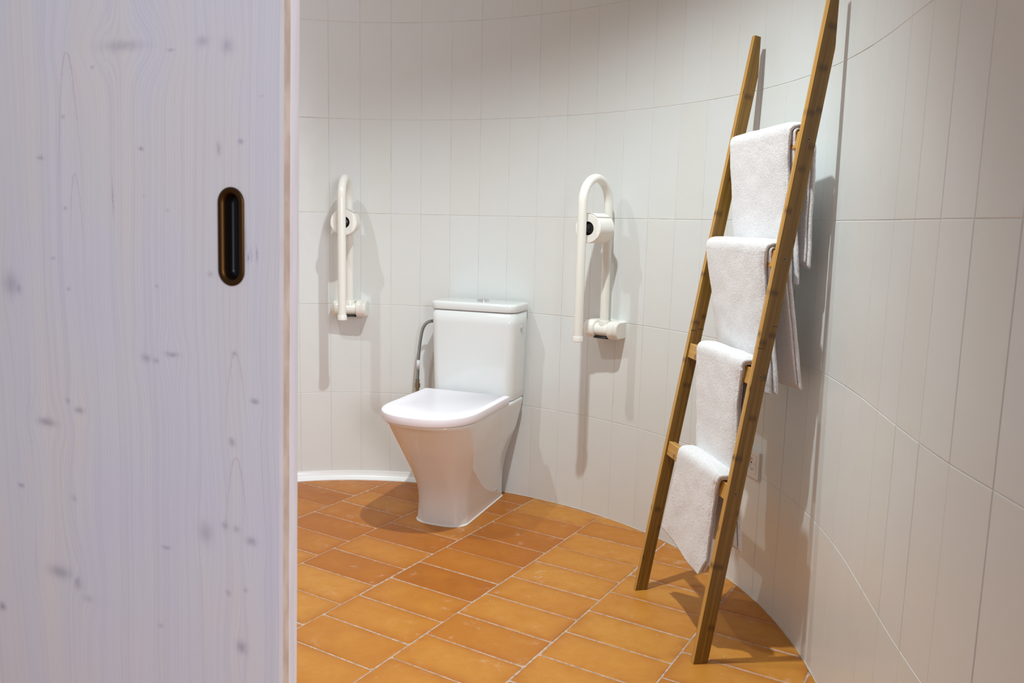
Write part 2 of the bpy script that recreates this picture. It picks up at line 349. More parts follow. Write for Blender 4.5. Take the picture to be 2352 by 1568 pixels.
def build_wall(name, j0, j1):
    V, F, mi, tid, sm_ = [], [], [], [], []
    for j in range(j0, j1):
        A, B = joints[j], joints[j+1]; t = (B-A)/np.hypot(*(B-A)); nn = np.array([-t[1], t[0]])
        L = np.hypot(*(B-A))
        # grout sheet at the back
        zz = [0, CEIL]
        b0 = len(V); KK = 6
        for k in range(KK+1):
            u = L*k/KK; w_ = wall_at(s_arc[j]+(s_arc[j+1]-s_arc[j])*u/L); q = A+t*u+nn*(((w_-(A+t*u))@nn)*.85-.0010)
            V.append((q[0], q[1], 0)); V.append((q[0], q[1], CEIL))
        for k in range(KK):
            F.append((b0+2*k, b0+2*k+2, b0+2*k+3, b0+2*k+1)); mi.append(1); tid.append(0); sm_.append(False)
        z = 0.; row = 0
        while z < CEIL-.02:
            z1 = min(z+TH, CEIL)
            g = GR/2; idv = random.random(); gz = g*1.15
            tx = random.gauss(0, .0007); tz = random.gauss(0, .0002); pr_ = random.gauss(0, .00012)
            K = 6; sj0, sj1 = s_arc[j], s_arc[j+1]
            def P(u, zq, d):
                q = A+t*u+nn*d; w_ = wall_at(sj0+(sj1-sj0)*u/L); bow = (w_-(A+t*u))@nn
                q = q+nn*bow*.85
                return (q[0], q[1], zq)
            bvl = .0010
            us_o = [g*.6]+[g+bvl+(L-2*g-2*bvl)*k/K for k in range(1, K)]+[L-g*.6]
            us_i = [g+bvl+(L-2*g-2*bvl)*k/K for k in range(K+1)]
            def dd(u, zq): return pr_+tx*(u-L/2)*.5+tz*(zq-(z+z1)/2)
            zi0, zi1, zo0, zo1 = z+gz+bvl, z1-gz-bvl, z+gz*.6, z1-gz*.6
            b0 = len(V)
            for u in us_i: V.append(P(u, zi0, dd(u, zi0)))
            for u in us_i: V.append(P(u, zi1, dd(u, zi1)))
            for u in us_o: V.append(P(u, zo0, -.0009))
            for u in us_o: V.append(P(u, zo1, -.0009))
            n1 = K+1
            for k in range(K):
                F.append((b0+k, b0+k+1, b0+n1+k+1, b0+n1+k)); F.append((b0+2*n1+k, b0+2*n1+k+1, b0+k+1, b0+k)); F.append((b0+n1+k, b0+n1+k+1, b0+3*n1+k+1, b0+3*n1+k))
            F.append((b0+2*n1, b0, b0+n1, b0+3*n1)); F.append((b0+K, b0+2*n1+K, b0+3*n1+K, b0+n1+K))
            for _ in range(3*K+2): mi.append(0); tid.append(idv)
            sm_.extend([True, False, False]*K+[False, False])
            z = z1; row += 1
    me = bpy.data.meshes.new(name); me.from_pydata(V, [], F)
    a = me.attributes.new('tile_id', 'FLOAT', 'FACE'); a.data.foreach_set('value', tid)
    o = link(name, me, [M_tile, M_grout], smooth=False)
    me.polygons.foreach_set('material_index', mi)
    bm = bmesh.new(); bm.from_mesh(me)
    for f_, q in zip(bm.faces, sm_):
        f_.smooth = q
        if not q:
            for e in f_.edges: e.smooth = False
    bm.to_mesh(me); bm.free()
    return tag(o, kind='structure')
jn = len(joints)
sp1 = min(range(jn), key=lambda i: abs(s_arc[i]-arc_near((.76, 1.85))))
sp2 = min(range(jn), key=lambda i: abs(s_arc[i]-arc_near((-1.15, 3.2))))
build_wall('wall_right', 0, sp1); build_wall('wall_back', sp1, sp2); build_wall('wall_left', sp2, jn-1)

# ceiling: slab following the room outline
ring = [(p[0], p[1]) for p in joints]
Vc = [(x, y, CEIL) for x, y in ring]+[(x, y, CEIL+.05) for x, y in ring]; nr = len(ring)
Fc = [tuple(range(nr))[::-1], tuple(range(nr, 2*nr))]+[(i, (i+1) % nr, nr+(i+1) % nr, nr+i) for i in range(nr)]
tag(link('ceiling', mesh('ceiling', Vc, Fc), M_ceiling, smooth=False), kind='structure')

# floor: running-bond terracotta tiles with real joints
BB = .146; ASP = 2.0836487*BB; TT = -.54264549
O0 = np.array([-5.27731343*BB, 15.94673848*BB]); uu = np.array([math.cos(TT), math.sin(TT)]); vv = np.array([-math.sin(TT), math.cos(TT)])
def inside(p, margin=.0):
    x, y = p; c = False; P = joints+[np.array((-1.9, .4))]; j = len(P)-1
    for i in range(len(P)):
        xi, yi = P[i]; xj, yj = P[j]
        if (yi > y) != (yj > y) and x < (xj-xi)*(y-yi)/(yj-yi)+xi: c = not c
        j = i
    return c
V, F, mi, tid, UVs = [], [], [], [], []
g = .0028
x0_, x1_, y0_, y1_ = -2.2, 1.0, -.6, 3.6
V += [(x0_, y0_, -.0014), (x1_, y0_, -.0014), (x1_, y1_, -.0014), (x0_, y1_, -.0014)]; F.append((0, 1, 2, 3)); mi.append(1); tid.append(0); UVs.append([(0, 0)]*4)
for k in range(-14, 14):
    for m_ in range(-30, 22):
        st = 0 if k % 2 else .5
        P0 = O0+uu*k*ASP+vv*(m_+st)*BB
        cs = [P0, P0+uu*ASP, P0+uu*ASP+vv*BB, P0+vv*BB]; cen = sum(cs)/4
        if not (x0_+.2 < cen[0] < x1_-.05 and y0_+.1 < cen[1] < y1_-.05): continue
        if not any(inside(q) for q in cs+[cen]) and cen[1] > .5: continue
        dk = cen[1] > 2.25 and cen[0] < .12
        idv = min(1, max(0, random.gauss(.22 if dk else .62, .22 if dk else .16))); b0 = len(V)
        rad = .006; corner = []
        dims = [ASP, BB]
        def ringp(ins, z, jit):
            out = []; w_, h_ = ASP/2-ins, BB/2-ins
            for (sx_, sy_, a0) in ((1, 1, 0), (-1, 1, 90), (-1, -1, 180), (1, -1, 270)):
                for a in (0, 30, 60, 90):
                    th = math.radians(a0+a); q = (sx_*(w_-rad)+rad*math.cos(th), sy_*(h_-rad)+rad*math.sin(th))
                    out.append((q, z))
            return out
        dx = random.gauss(0, .0007); rot = random.gauss(0, .0022); tz = random.gauss(0, .0002); tx_, ty_ = random.gauss(0, .0022), random.gauss(0, .0012)
        R = []
        ju = random.gauss(0, .0005)
        for ins, z in ((g*.7, -.0016), (g+.001, -.0003), (g+.003, .0)):
            ring_ = ringp(ins, z, 0)
            for (q, z_) in ring_:
                w3 = P0+uu*(ASP/2+q[0]+dx-q[1]*rot)+vv*(BB/2+q[1]+ju+q[0]*rot)
                V.append((w3[0], w3[1], z_+tz+tx_*q[0]*.5+ty_*q[1])); R.append(((q[0]/ASP+.5), (q[1]/BB+.5)))
        nn_ = 16
        for rr in range(2):
            for i in range(nn_):
                j = (i+1) % nn_; f = (b0+rr*nn_+i, b0+rr*nn_+j, b0+(rr+1)*nn_+j, b0+(rr+1)*nn_+i)
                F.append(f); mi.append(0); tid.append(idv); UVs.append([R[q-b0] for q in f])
        f = tuple(b0+2*nn_+i for i in range(nn_)); F.append(f); mi.append(0); tid.append(idv); UVs.append([R[q-b0] for q in f])
me = bpy.data.meshes.new('floor'); me.from_pydata(V, [], F)
a = me.attributes.new('tile_id', 'FLOAT', 'FACE'); a.data.foreach_set('value', tid)
uvl = me.uv_layers.new(name='tile'); uvl.data.foreach_set('uv', [c for f in UVs for q in f for c in q])
fl = link('floor', me, [M_floor, M_fgrout], smooth=False); me.polygons.foreach_set('material_index', mi); tag(fl, kind='structure')

# white cove trim along the foot of the left part of the wall
sa = arc_near((-.30, 3.36)); rings_ = []
s_ = sa
prof = [(0, .034), (.0035, .0335), (.005, .026), (.009, .015), (.017, .0075), (.0265, .004), (.028, 0), (0, 0)]
while s_ < sa+1.9:
    P = wall_at(s_); nn = wall_normal(s_)
    for ds in (0,):
        kk = (s_-anchor)/TW
    rings_.append([(P[0]+nn[0]*d, P[1]+nn[1]*d, z) for d, z in prof]); s_ += .02
tag(autosmooth(link('trim_1', mesh('cove_trim', *loft(rings_)), M_cove)), kind='structure')
# thin bead of sealant along the foot of the right part of the wall
rings_ = []; s_ = arc_near((.70, 1.45))
while s_ < arc_near((-.08, 3.28)):
    P = wall_at(s_); nn = wall_normal(s_); w_ = .0022+.0035*max(0, noise.noise(Vector((s_*23, 0, 0)))+.15); hh = w_*(1+.6*noise.noise(Vector((s_*41, 5, 0))))
    rings_.append([(P[0]+nn[0]*d, P[1]+nn[1]*d, z) for d, z in ((-.001, 0), (w_, 0), (w_*.45, hh*.5), (-.001, hh))]); s_ += .008
tag(link('trim_2', mesh('sealant_bead', *loft(rings_)), M_bead), kind='structure')

# ------------------------------------------------------------------ sliding door
ph = math.radians(19.6); E = Vector((-.2850, 1.0, 0))
exl = Vector((-math.cos(ph), math.sin(ph), 0)); dn = Vector((math.sin(ph), math.cos(ph), 0))     # along the leaf to the left; through the leaf
tilt = math.radians(-1.25)
Md = frame(E, exl, dn, Vector((0, 0, 1)))
piv = Matrix.Translation((0, 0, .9445)); Md = Md @ piv @ Matrix.Rotation(tilt, 4, 'Y') @ piv.inverted()
door = bpy.data.objects.new('door_1', None); COL.objects.link(door); door.matrix_world = Md
tag(door, kind='structure')
DT = (.0085, .0140, .0055, .0120)
def slab(name, y0, y1, m_, inset=0, bev=.0008):
    v, f = box(((.92+inset)/2, (y0+y1)/2, 1.035), (.92-inset, y1-y0, 2.03)); 
    return link(name, mesh(name, v, f), m_, door, bevel=bev)
# front board with the pocket for the flush pull
pcu, pcz = .0697, 1.0687
fr = slab('front_board', 0, DT[0], M_door, 0)
fr.modifiers.clear()
core = slab('core_board', DT[0], DT[0]+DT[1], M_ply_core, .0006)
slab('back_board', DT[0]+DT[1], .040, M_ply_back, 0)
def stadium(w, h, n=16):
    out = []
    for i in range(n+1):
        a = math.pi*i/n; out.append((w/2*math.cos(a), h/2-w/2+w/2*math.sin(a)))
    for i in range(n+1):
        a = math.pi+math.pi*i/n; out.append((w/2*math.cos(a), -h/2+w/2+w/2*math.sin(a)))
    return out
pull_h, pull_w = .121, .0385
# cut the pocket in the front and core boards
cutr = [[(x, y, z) for x, z in stadium(pull_w-.004, pull_h-.004)] for y in (-.02, .016)]
cv, cf = loft(cutr); cv = [v+Vector((pcu, 0, pcz)) for v in cv]
def cut(o):
    cme = mesh('cut', cv, cf); co = bpy.data.objects.new('cut', cme); COL.objects.link(co); co.matrix_world = door.matrix_world
    bm_ = o.modifiers.new('b', 'BOOLEAN'); bm_.operation = 'DIFFERENCE'; bm_.object = co; bm_.solver = 'EXACT'
    bpy.context.view_layer.update(); dg = bpy.context.evaluated_depsgraph_get()
    new = bpy.data.meshes.new_from_object(o.evaluated_get(dg)); o.modifiers.clear(); o.data = new
    bpy.data.objects.remove(co); new.polygons.foreach_set('use_smooth', [False]*len(new.polygons))
cut(fr); core.modifiers.clear(); cut(core)
pull = None
prof = [(0, -.0002), (0, -.0016), (-.0012, -.0028), (-.0035, -.0032), (-.006, -.0026), (-.0078, -.0010), (-.0086, .0015), (-.0094, .006)]
rings_ = [[(x+pcu, y, z+pcz) for x, z in stadium(pull_w+2*d, pull_h+2*d)] for d, y in prof]
pull = link('flush_pull', mesh('flush_pull', *loft(rings_, cap=False)), M_brass, door); pull['label'] = 'dark oval flush pull with brass rim'
prof = [(-.0092, .0058), (-.0098, .010), (-.0112, .0128), (-.014, .0142)]
rings_ = [[(x+pcu, y, z+pcz) for x, z in stadium(pull_w+2*d, pull_h+2*d)] for d, y in prof]
vv_, ff_ = loft(rings_, cap=False); ff_.append(tuple(len(vv_)-34+i for i in range(34)))
link('recess', mesh('recess', vv_, ff_), M_pulldark, pull)

# ------------------------------------------------------------------ toilet
TY = .357; TO = Vector((-.104, 3.265, 0))
MT = frame(TO, (math.cos(TY), -math.sin(TY), 0), (-math.sin(TY), -math.cos(TY), 0), (0, 0, 1))
toilet = bpy.data.objects.new('toilet', None); COL.objects.link(toilet); toilet.location = TO
tag(toilet, 'white porcelain close-coupled toilet with its lid down against the tiled wall', 'toilet')
def tp(name, VF, m_, bevel=0, parent=None, auto=None, seg=3):
    v, f = VF; me = mesh(name, [MT @ Vector(p)-TO for p in v], f)
    o = link(name, me, m_, parent or toilet, bevel=bevel, seg=seg)
    if auto: autosmooth(o, auto)
    return o
def plan(hw, yf, yb, rc, z, n=14, p=2.3, rb=.02, cx=0, fr_=.75):
    out = []
    ly = rc*fr_; rc = min(rc, hw*.97)
    for i in range(n+1):
        a = math.pi/2*i/n
        out.append((-hw+rc*(1-math.cos(a)**(2/p)), yf-ly+ly*math.sin(a)**(2/p)))
    out = out+[(-x, y) for x, y in out[::-1]]
    br = [(hw, yb+rb)]
    for i in range(1, 6):
        a = math.pi/2*i/5; br.append((hw-rb+rb*math.cos(a), yb+rb-rb*math.sin(a)))
    out += br+[(-x, y) for x, y in br[::-1]]
    return [(x+cx, y, z) for x, y in out]
# bowl: z, half width, front y, back y, corner radius, centre x
prof = [(.000, .100, .425, .010, .085, -.008), (.010, .100, .425, .010, .085, -.008), (.05, .0985, .423, .010, .084, -.007), (.09, .0985, .424, .010, .085, -.006), (.13, .102, .433, .010, .09, -.005),
        (.17, .1095, .451, .010, .098, -.004), (.21, .120, .474, .010, .11, -.003), (.25, .132, .499, .010, .12, -.002), (.29, .144, .527, .010, .135, 0), (.33, .1545, .556, .010, .15, 0), (.37, .1635, .588, .010, .17, 0),
        (.395, .1685, .610, .010, .185, 0), (.408, .1705, .624, .010, .2, 0), (.414, .1695, .624, .011, .2, 0), (.4165, .1665, .621, .014, .2, 0)]
def interp_prof(pr, k=3):
    A = np.array(pr); z = A[:, 0]; zs = np.unique(np.concatenate([np.linspace(z[i], z[i+1], k+1) for i in range(len(z)-1)]))
    out = []
    for q in zs:
        # smooth (cubic hermite by finite differences)
        i = min(max(np.searchsorted(z, q)-1, 0), len(z)-2); h_ = z[i+1]-z[i]; t = (q-z[i])/h_
        row = []
        for c in range(1, A.shape[1]):
            m0 = (A[min(i+1, len(z)-1), c]-A[max(i-1, 0), c])/(z[min(i+1, len(z)-1)]-z[max(i-1, 0)]); m1 = (A[min(i+2, len(z)-1), c]-A[i, c])/(z[min(i+2, len(z)-1)]-z[i])
            row.append((2*t**3-3*t*t+1)*A[i, c]+(t**3-2*t*t+t)*h_*m0+(-2*t**3+3*t*t)*A[i+1, c]+(t**3-t*t)*h_*m1)
        out.append((q, *row))
    return out
rings_ = [plan(hw, yf, yb, rc, z, cx=cx) for z, hw, yf, yb, rc, cx in interp_prof(prof)]
bowl = tp('bowl', loft(rings_), M_ceramic)
# sealant at the foot
rings_ = [plan(.100+d, .425+d, .008, .087, z, cx=-.008) for d, z in ((.004, 0), (.003, .002), (.001, .0045), (-.002, .005))]
tp('foot_sealant', loft(rings_), M_sealant)
# near-black ring standing in for the shade under the seat, seat ring and cover
rings_ = [plan(.166, .625, .187, .24, z) for z in (.414, .4195)]
tp('seat_gap_shade', loft(rings_), M_dark)
rings_ = [plan(.1765-d, .648-d, .185, .253, z, rb=.006) for d, z in ((.003, .4190), (.001, .4200), (0, .4220), (0, .4455), (.0006, .4475), (.0022, .4488), (.006, .4493), (.02, .4494))]
cover = tp('seat_cover', loft(rings_), M_cover)
hv, hf = [], []
for sx_ in (-.11, .11): tp('hinge', box((sx_, .172, .427), (.05, .022, .024)), M_cover, bevel=.005)
# cistern
def rr(hw, yb, yf, rf, rb, z, n=10):
    out = []
    for (cx_, cy_, r_, a0) in ((hw-rf, yf-rf, rf, 0), (-hw+rf, yf-rf, rf, 90), (-hw+rb, yb+rb, rb, 180), (hw-rb, yb+rb, rb, 270)):
        for i in range(n+1):
            a = math.radians(a0+90*i/n); out.append((cx_+r_*math.cos(a), cy_+r_*math.sin(a), z))
    return out
rings_ = [rr(.166-d, .004, .150-d, .035, .008, z) for d, z in ((.008, .4165), (.002, .419), (0, .423))]
rings_ += [rr(.166+.0085*t, .004, .150+.004*t, .035, .008, .423+.331*t) for t in np.linspace(0.08, 1, 8)]
rings_ += [rr(.168, .006, .146, .035, .008, .7555)]
cist = tp('cistern', loft(rings_), M_ceramic)
rings_ = [rr(.177-d, .002, .158-d, .036, .008, z) for d, z in ((.004, .7575), (.001, .7585), (0, .7605), (0, .7800), (.0012, .7845), (.0045, .7872), (.010, .7883), (.03, .7888))]
lid = tp('cistern_lid', loft(rings_), M_ceramic)
MB_ = Matrix.Translation((.004, .046, .7885))
bt = tp('flush_button', lathe([(.0255, 0), (.0255, .003), (.0235, .0042), (.0225, .0030), (.001, .0030)], 36, MB_), M_chrome, parent=lid, auto=30)
v, f = lathe([(.021, .003), (.021, .0055), (.019, .0065), (.001, .0068)], 36, MB_)
tp('button_cap', (v, f), M_chrome, parent=bt, auto=30)
Mx = Matrix.Translation((.1738, .062, .690)) @ Matrix.Rotation(math.pi/2, 4, 'Y')
tp('side_plug', lathe([(.012, -.004), (.012, .0015), (.010, .003), (.001, .0032)], 28, Mx), M_chrome, auto=30)
Mx = Matrix.Translation((.0895, .085, .046)) @ Matrix.Rotation(math.pi/2, 4, 'Y')
tp('fixing_cap', lathe([(.0085, -.004), (.0085, .0015), (.007, .0035), (.001, .0042)], 24, Mx), M_chrome, auto=40)
# supply hose on the left
hp = [(-.170, .06, .697), (-.195, .06, .6975), (-.213, .06, .6955), (-.232, .06, .688), (-.246, .06, .673), (-.255, .06, .650), (-.261, .06, .62), (-.2665, .06, .58), (-.2705, .06, .53), (-.2725, .06, .48), (-.2735, .06, .452)]
hp2 = [tuple(x) for x in catmull([np.array(q) for q in hp], 6)]
hose = bpy.data.objects.new('supply_hose', None); COL.objects.link(hose); hose.location = TO
tag(hose, 'braided grey flexible water hose curving up to the left side of the toilet cistern', 'hose')
hz = lambda nm, VF, m_, auto=None: tp(nm, VF, m_, parent=hose, auto=auto)
hz('braided_tube', tube(hp2, .0062, 14), M_hose)
hz('ferrule', join(tube([(-.1705, .06, .697), (-.196, .06, .6975)], .0078, 6), tube([(-.196, .06, .6975), (-.21, .06, .6962)], .0072, 16)), M_screw, 30)
hz('hex_nut', join(tube([(-.274, .06, .452), (-.2742, .06, .436)], .0085, 16), tube([(-.2742, .06, .436), (-.2745, .06, .419)], .0118, 6), tube([(-.2745, .06, .419), (-.2747, .06, .375)], .0078, 16)), simple('worn_brass_nut', c3(150, 140, 116), .3, metal=.8), 30)
hz('paper_label', tube([(-.2702, .0602, .533), (-.2722, .0602, .494)], .0065, 14), M_label)
hz('stop_valve', join(tube([(-.2747, .06, .378), (-.2747, .06, .33)], .013, 16), tube([(-.2747, .06, .345), (-.2747, -.02, .345)], .010, 16)), M_chrome, 30)

# ------------------------------------------------------------------ fold-up grab bars with paper rolls
def grab_bar(wp, e, zc, label, rlabel):
    wp = Vector((*wp, 0)); e = Vector((*e, 0)).normalized(); t = Vector((e.y, -e.x, 0))     # t: along the wall
    M = frame(Vector((0, 0, 0)), t, e, Vector((0, 0, 1)))     # local x along wall, y out of the wall
    root = bpy.data.objects.new('grab_bar', None); COL.objects.link(root); root.location = wp+Vector((0, 0, zc))
    tag(root, label, 'grab bar', 'fold-up grab bars beside the toilet')
    def gp(nm, VF, m_, bevel=0, auto=None, parent=None, seg=3):
        v, f = VF; o = link(nm, mesh(nm, [M @ Vector(p) for p in v], f), m_, parent or root, bevel=bevel, seg=seg)
        if auto: autosmooth(o, auto)
        return o
    # mount: back plate and two bosses with rounded noses
    gp('wall_plate', box((0, .003, .0), (.122, .014, .064)), M_plastic, bevel=.003)
    for s in (-1, 1):
        rings_ = []
        for x, sc in ((.0275, .90), (.0285, .96), (.0315, 1), (.058, 1), (.0645, .95), (.068, .84)):
            pr = []
            hh, dep = .033*sc, .084
            for i in range(13):
                a = -math.pi/2+math.pi*i/12
                pr.append((s*x, dep-.033+.033*sc*math.cos(a)**.8 if math.cos(a) > 1e-6 else dep-.033, hh*math.sin(a)))
            pr += [(s*x, .004, hh), (s*x, .004, -hh)]
            rings_.append(pr)
        gp('bracket_boss', loft(rings_), M_plastic, auto=42)
    gp('hinge_barrel', tube([(-.03, .05, -.002), (.03, .05, -.002)], .024, 28), M_plastic, auto=40)
    gp('hinge_slot', box((0, .045, -.0285), (.058, .05, .006)), M_dark)
    d1, d2, r = .050, .2215, .0157; zt = 1.266-zc-.0157
    R = (d2-d1)/2; cy = (d1+d2)/2
    path = [(0, d1, -.005), (0, d1, .02)]+[(0, d1, q) for q in np.linspace(.05, zt-R, 8)]
    path += [(0, cy-R*math.cos(a), zt-R+R*math.sin(a)) for a in np.linspace(0, math.pi, 26)[1:-1]]
    path += [(0, d2, q) for q in np.linspace(zt-R, -.012, 10)]
    gp('rail', tube(path, r, 28), M_plastic, auto=50)
    gp('rail_socket', lathe([(.0195, 0), (.0195, .024), (.0185, .0265), (.015, .0267)], 28, Matrix.Translation((0, d1, .006))), M_plastic, auto=40)
    gp('end_cap', lathe([(.010, -.0195), (.0165, -.0195), (.0182, -.0178), (.0182, -.003), (.0175, -.001), (.012, -.0008)], 28, Matrix.Translation((0, d2, -.008))), M_plastic, auto=40)
    zr = 1.080-zc
    gp('roll_spindle', tube([(0, d1, zr), (0, d2, zr)], .0085, 18), M_core)
    # paper roll: its own thing
    roll = bpy.data.objects.new('toilet_roll', None); COL.objects.link(roll); roll.location = wp+e*cy+Vector((0, 0, 1.080))
    tag(roll, rlabel, 'toilet roll', 'paper rolls on the grab bars')
    Mr = M @ Matrix.Rotation(-math.pi/2, 4, 'X')    # local z -> out of the wall
    ro, ri, L = .0505, .0235, .048
    pr = [(ri, -L), (ro-.002, -L), (ro, -L+.002), (ro, L-.002), (ro-.002, L), (ri, L)]
    nn_ = 48; rings_ = [[(q*(1+.006*math.sin(3*th)+.004*math.sin(7*th))*math.cos(th), q*(1+.006*math.sin(3*th))*math.sin(th), z) for th in [2*math.pi*i/nn_ for i in range(nn_)]] for q, z in pr]
    v, f = loft(rings_, cap=False); o = link('paper', mesh('paper', [Mr @ Vector(p) for p in v], f), M_paper, roll); autosmooth(o, 40)
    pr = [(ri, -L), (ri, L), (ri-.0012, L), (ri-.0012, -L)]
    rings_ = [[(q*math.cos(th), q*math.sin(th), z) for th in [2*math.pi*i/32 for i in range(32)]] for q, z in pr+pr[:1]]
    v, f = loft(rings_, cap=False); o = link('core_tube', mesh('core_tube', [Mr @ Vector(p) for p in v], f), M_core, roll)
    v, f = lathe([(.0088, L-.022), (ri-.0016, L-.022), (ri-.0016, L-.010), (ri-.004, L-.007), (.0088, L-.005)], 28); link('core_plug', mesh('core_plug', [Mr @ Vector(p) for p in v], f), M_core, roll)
    # loose sheet end lying on top of the roll
    rows = []
    for i in range(9):
        a = math.radians(60+i*9); q = ro+.0012+.0012*(i/8)
        rows.append([(q*math.cos(a), q*math.sin(a), -L+.0+2*L*j/10+.001*math.sin(j*1.7+i)) for j in range(11)])
    V = [Mr @ Matrix.Rotation(math.radians(0), 4, 'Z') @ Vector((p[0], -p[1], p[2])) for r_ in rows for p in r_]
    F = [(i*11+j, i*11+j+1, (i+1)*11+j+1, (i+1)*11+j) for i in range(8) for j in range(10)]
    o = link('loose_sheet', mesh('loose_sheet', V, F), M_paper, roll); sm = o.modifiers.new('s', 'SOLIDIFY'); sm.thickness = .0006
    return root
grab_bar((-.6655, 3.3965), (.025, -1), .7319, 'white fold-up grab bar raised on the wall between door edge and toilet', 'white toilet roll on the left grab bar, seen end-on')
grab_bar((.3600, 2.9945), (-.60, -.80), .7203, 'white fold-up grab bar raised on the wall between toilet and ladder', 'white toilet roll on the right grab bar, seen from the side')

# ------------------------------------------------------------------ socket low on the wall behind the ladder
ss = arc_near((.7257, 2.373)); P = wall_at(ss); nn = wall_normal(ss); tt = Vector((nn[1], -nn[0], 0))
sock = bpy.data.objects.new('wall_socket', None); COL.objects.link(sock); sock.location = (P[0], P[1], .405)
tag(sock, 'square white power socket low on the wall, half hidden behind the ladder', 'socket')
Ms = frame(Vector((0, 0, 0)), tt, Vector((0, 0, 1)).cross(tt)*-1 if False else Vector((nn[0], nn[1], 0)), Vector((0, 0, 1)))
def sk(nm, VF, m_, bevel=0, parent=None, auto=None):
    v, f = VF; o = link(nm, mesh(nm, [Ms @ Vector(p) for p in v], f), m_, parent or sock, bevel=bevel)
    if auto: autosmooth(o, auto)
    return o
def sq_ring(w0, w1, y0, y1):
    out = []
    for w_, y in ((w0, 0), (w0, y1), (w1, y1), (w1, y0)): out.append([(w_, y, w_), (-w_, y, w_), (-w_, y, -w_), (w_, y, -w_)])
    return out
sk('frame', loft(sq_ring(.041, .027, .004, .010), cap=False), M_socket, bevel=.0012)
Mr = Matrix.Rotation(-math.pi/2, 4, 'X')
sk('insert', loft([[(w_, y, w_), (-w_, y, w_), (-w_, y, -w_), (w_, y, -w_)] for w_, y in ((.0268, .002), (.0268, .0105))]+[[(.0268, .0105, .0268), (-.0268, .0105, .0268), (-.0268, .0105, -.0268), (.0268, .0105, -.0268)]], cap=False), M_socket)
# insert face with round recess
n_ = 48
outer = []
for i in range(n_):
    a = 2*math.pi*i/n_; q = .0268/max(abs(math.cos(a)), abs(math.sin(a))); outer.append((q*math.cos(a), .0105, q*math.sin(a)))
inn = [[(q*math.cos(2*math.pi*i/n_), y, q*math.sin(2*math.pi*i/n_)) for i in range(n_)] for q, y in ((.0205, .0105), (.0198, .0098), (.0195, .003))]
v, f = loft([outer]+inn, cap=False); f.append(tuple(3*n_+i for i in range(n_))); sk('recess', (v, f), M_socket, auto=30)
for s in (-1, 1):
    sk('pin_hole', tube([(s*.0095, .0029, 0), (s*.0095, .0036, 0)], .0028, 14), M_dark)
    sk('earth_clip', box((0, .007, s*.0182), (.006, .007, .0016)), M_chrome)

# ------------------------------------------------------------------ bamboo towel ladder
LO = Vector((.47677572, 1.94850562, 0)); A = Vector((.976, .218, 0)).normalized(); Bd = Vector((.218, -.976, 0)).normalized(); Zv = Vector((0, 0, 1))
def L(a_, b_, z): return A*a_+Bd*b_+Zv*z
ladder = bpy.data.objects.new('towel_ladder', None); COL.objects.link(ladder); ladder.location = LO
tag(ladder, 'brown bamboo towel ladder leaning against the tiled wall with towels on its rungs', 'ladder')
def stile(b_in, b_out, a0, slope, wide, cutz, top, contact):
    # side outline in (a, z): rear edge cut upright where it rests on the wall
    xr = lambda z: a0+slope*z+wide
    ztop = top
    out = [(a0, 0), (a0+wide, 0)]
    zc_ = cutz; ar = xr(zc_)
    out += [(ar, zc_), (ar+.001, ztop-.004), (a0+slope*ztop+.001, ztop)]
    ang = math.atan(slope)
    V = [L(a_, b_, z) for b_ in (b_in, b_out) for a_, z in out]; n_ = len(out)
    F = [tuple(range(n_)), tuple(range(n_, 2*n_))]+[(i, (i+1) % n_, n_+(i+1) % n_, n_+i) for i in range(n_)]
    # own axis frame so that the grain runs along the stile
    org = L(a0, b_out, 0); ax = (L(a0+slope, b_out, 1)-org).normalized(); Fm = frame(org, (Bd.cross(ax))*-1, Bd, ax); inv = Fm.inverted()
    me = mesh('stile', [inv @ v for v in V], F)
    o = link('stile', me, [M_bamboo, M_bamboo_l], ladder, bevel=.0014); o.matrix_local = Fm
    bpy.context.view_layer.update()
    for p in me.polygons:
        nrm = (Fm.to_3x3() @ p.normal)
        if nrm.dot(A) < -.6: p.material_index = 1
    return o, Fm
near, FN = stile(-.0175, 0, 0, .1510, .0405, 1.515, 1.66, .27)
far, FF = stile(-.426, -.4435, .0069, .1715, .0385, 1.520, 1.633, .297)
# half-lap joint lines: thin dark brown strips
def jl(pts_, par, Fm, b_):
    for (a1, z1, a2, z2) in pts_:
        V, F = [], []; n0 = 0
        for a_, z in ((a1, z1), (a2, z2)):
            for dz in (-.0007, .0007):
                for db in (-.0006, .0004): V.append(Fm.inverted() @ L(a_, b_+db, z+dz))
        F += [(n0, n0+1, n0+3, n0+2), (n0+4, n0+6, n0+7, n0+5), (n0, n0+4, n0+5, n0+1), (n0+2, n0+3, n0+7, n0+6), (n0, n0+2, n0+6, n0+4), (n0+1, n0+5, n0+7, n0+3)]
        link('lap_joint', mesh('lap_joint', V, F), simple('dark_joint_line', c3(60, 38, 14), .7), par, smooth=False)
jl([(.1495*.808-.0005, .808, .1495*.808+.018, .806), (.1495*.862+.027, .861, .1495*.862+.0418, .8595)], near, FN, 0)
jl([(.0069+.1715*.795-.0005, .795, .0069+.1715*.795+.016, .794), (.0069+.1715*.80+.02, .7985, .0069+.1715*.80+.0385, .797)], far, FF, -.426)
RUNGS = [.443, .736, 1.023, 1.305]
def a_front(b_, z):
    t = -b_/.426; return (1-t)*(.1495*z)+t*(.0069+.1715*z)
RD, RHt = .021, .041
def rung_frame(zc_):
    p0 = L(a_front(0, zc_)+.004, -.0175, zc_); p1 = L(a_front(-.426, zc_)+.006, -.426, zc_)
    return p0, p1
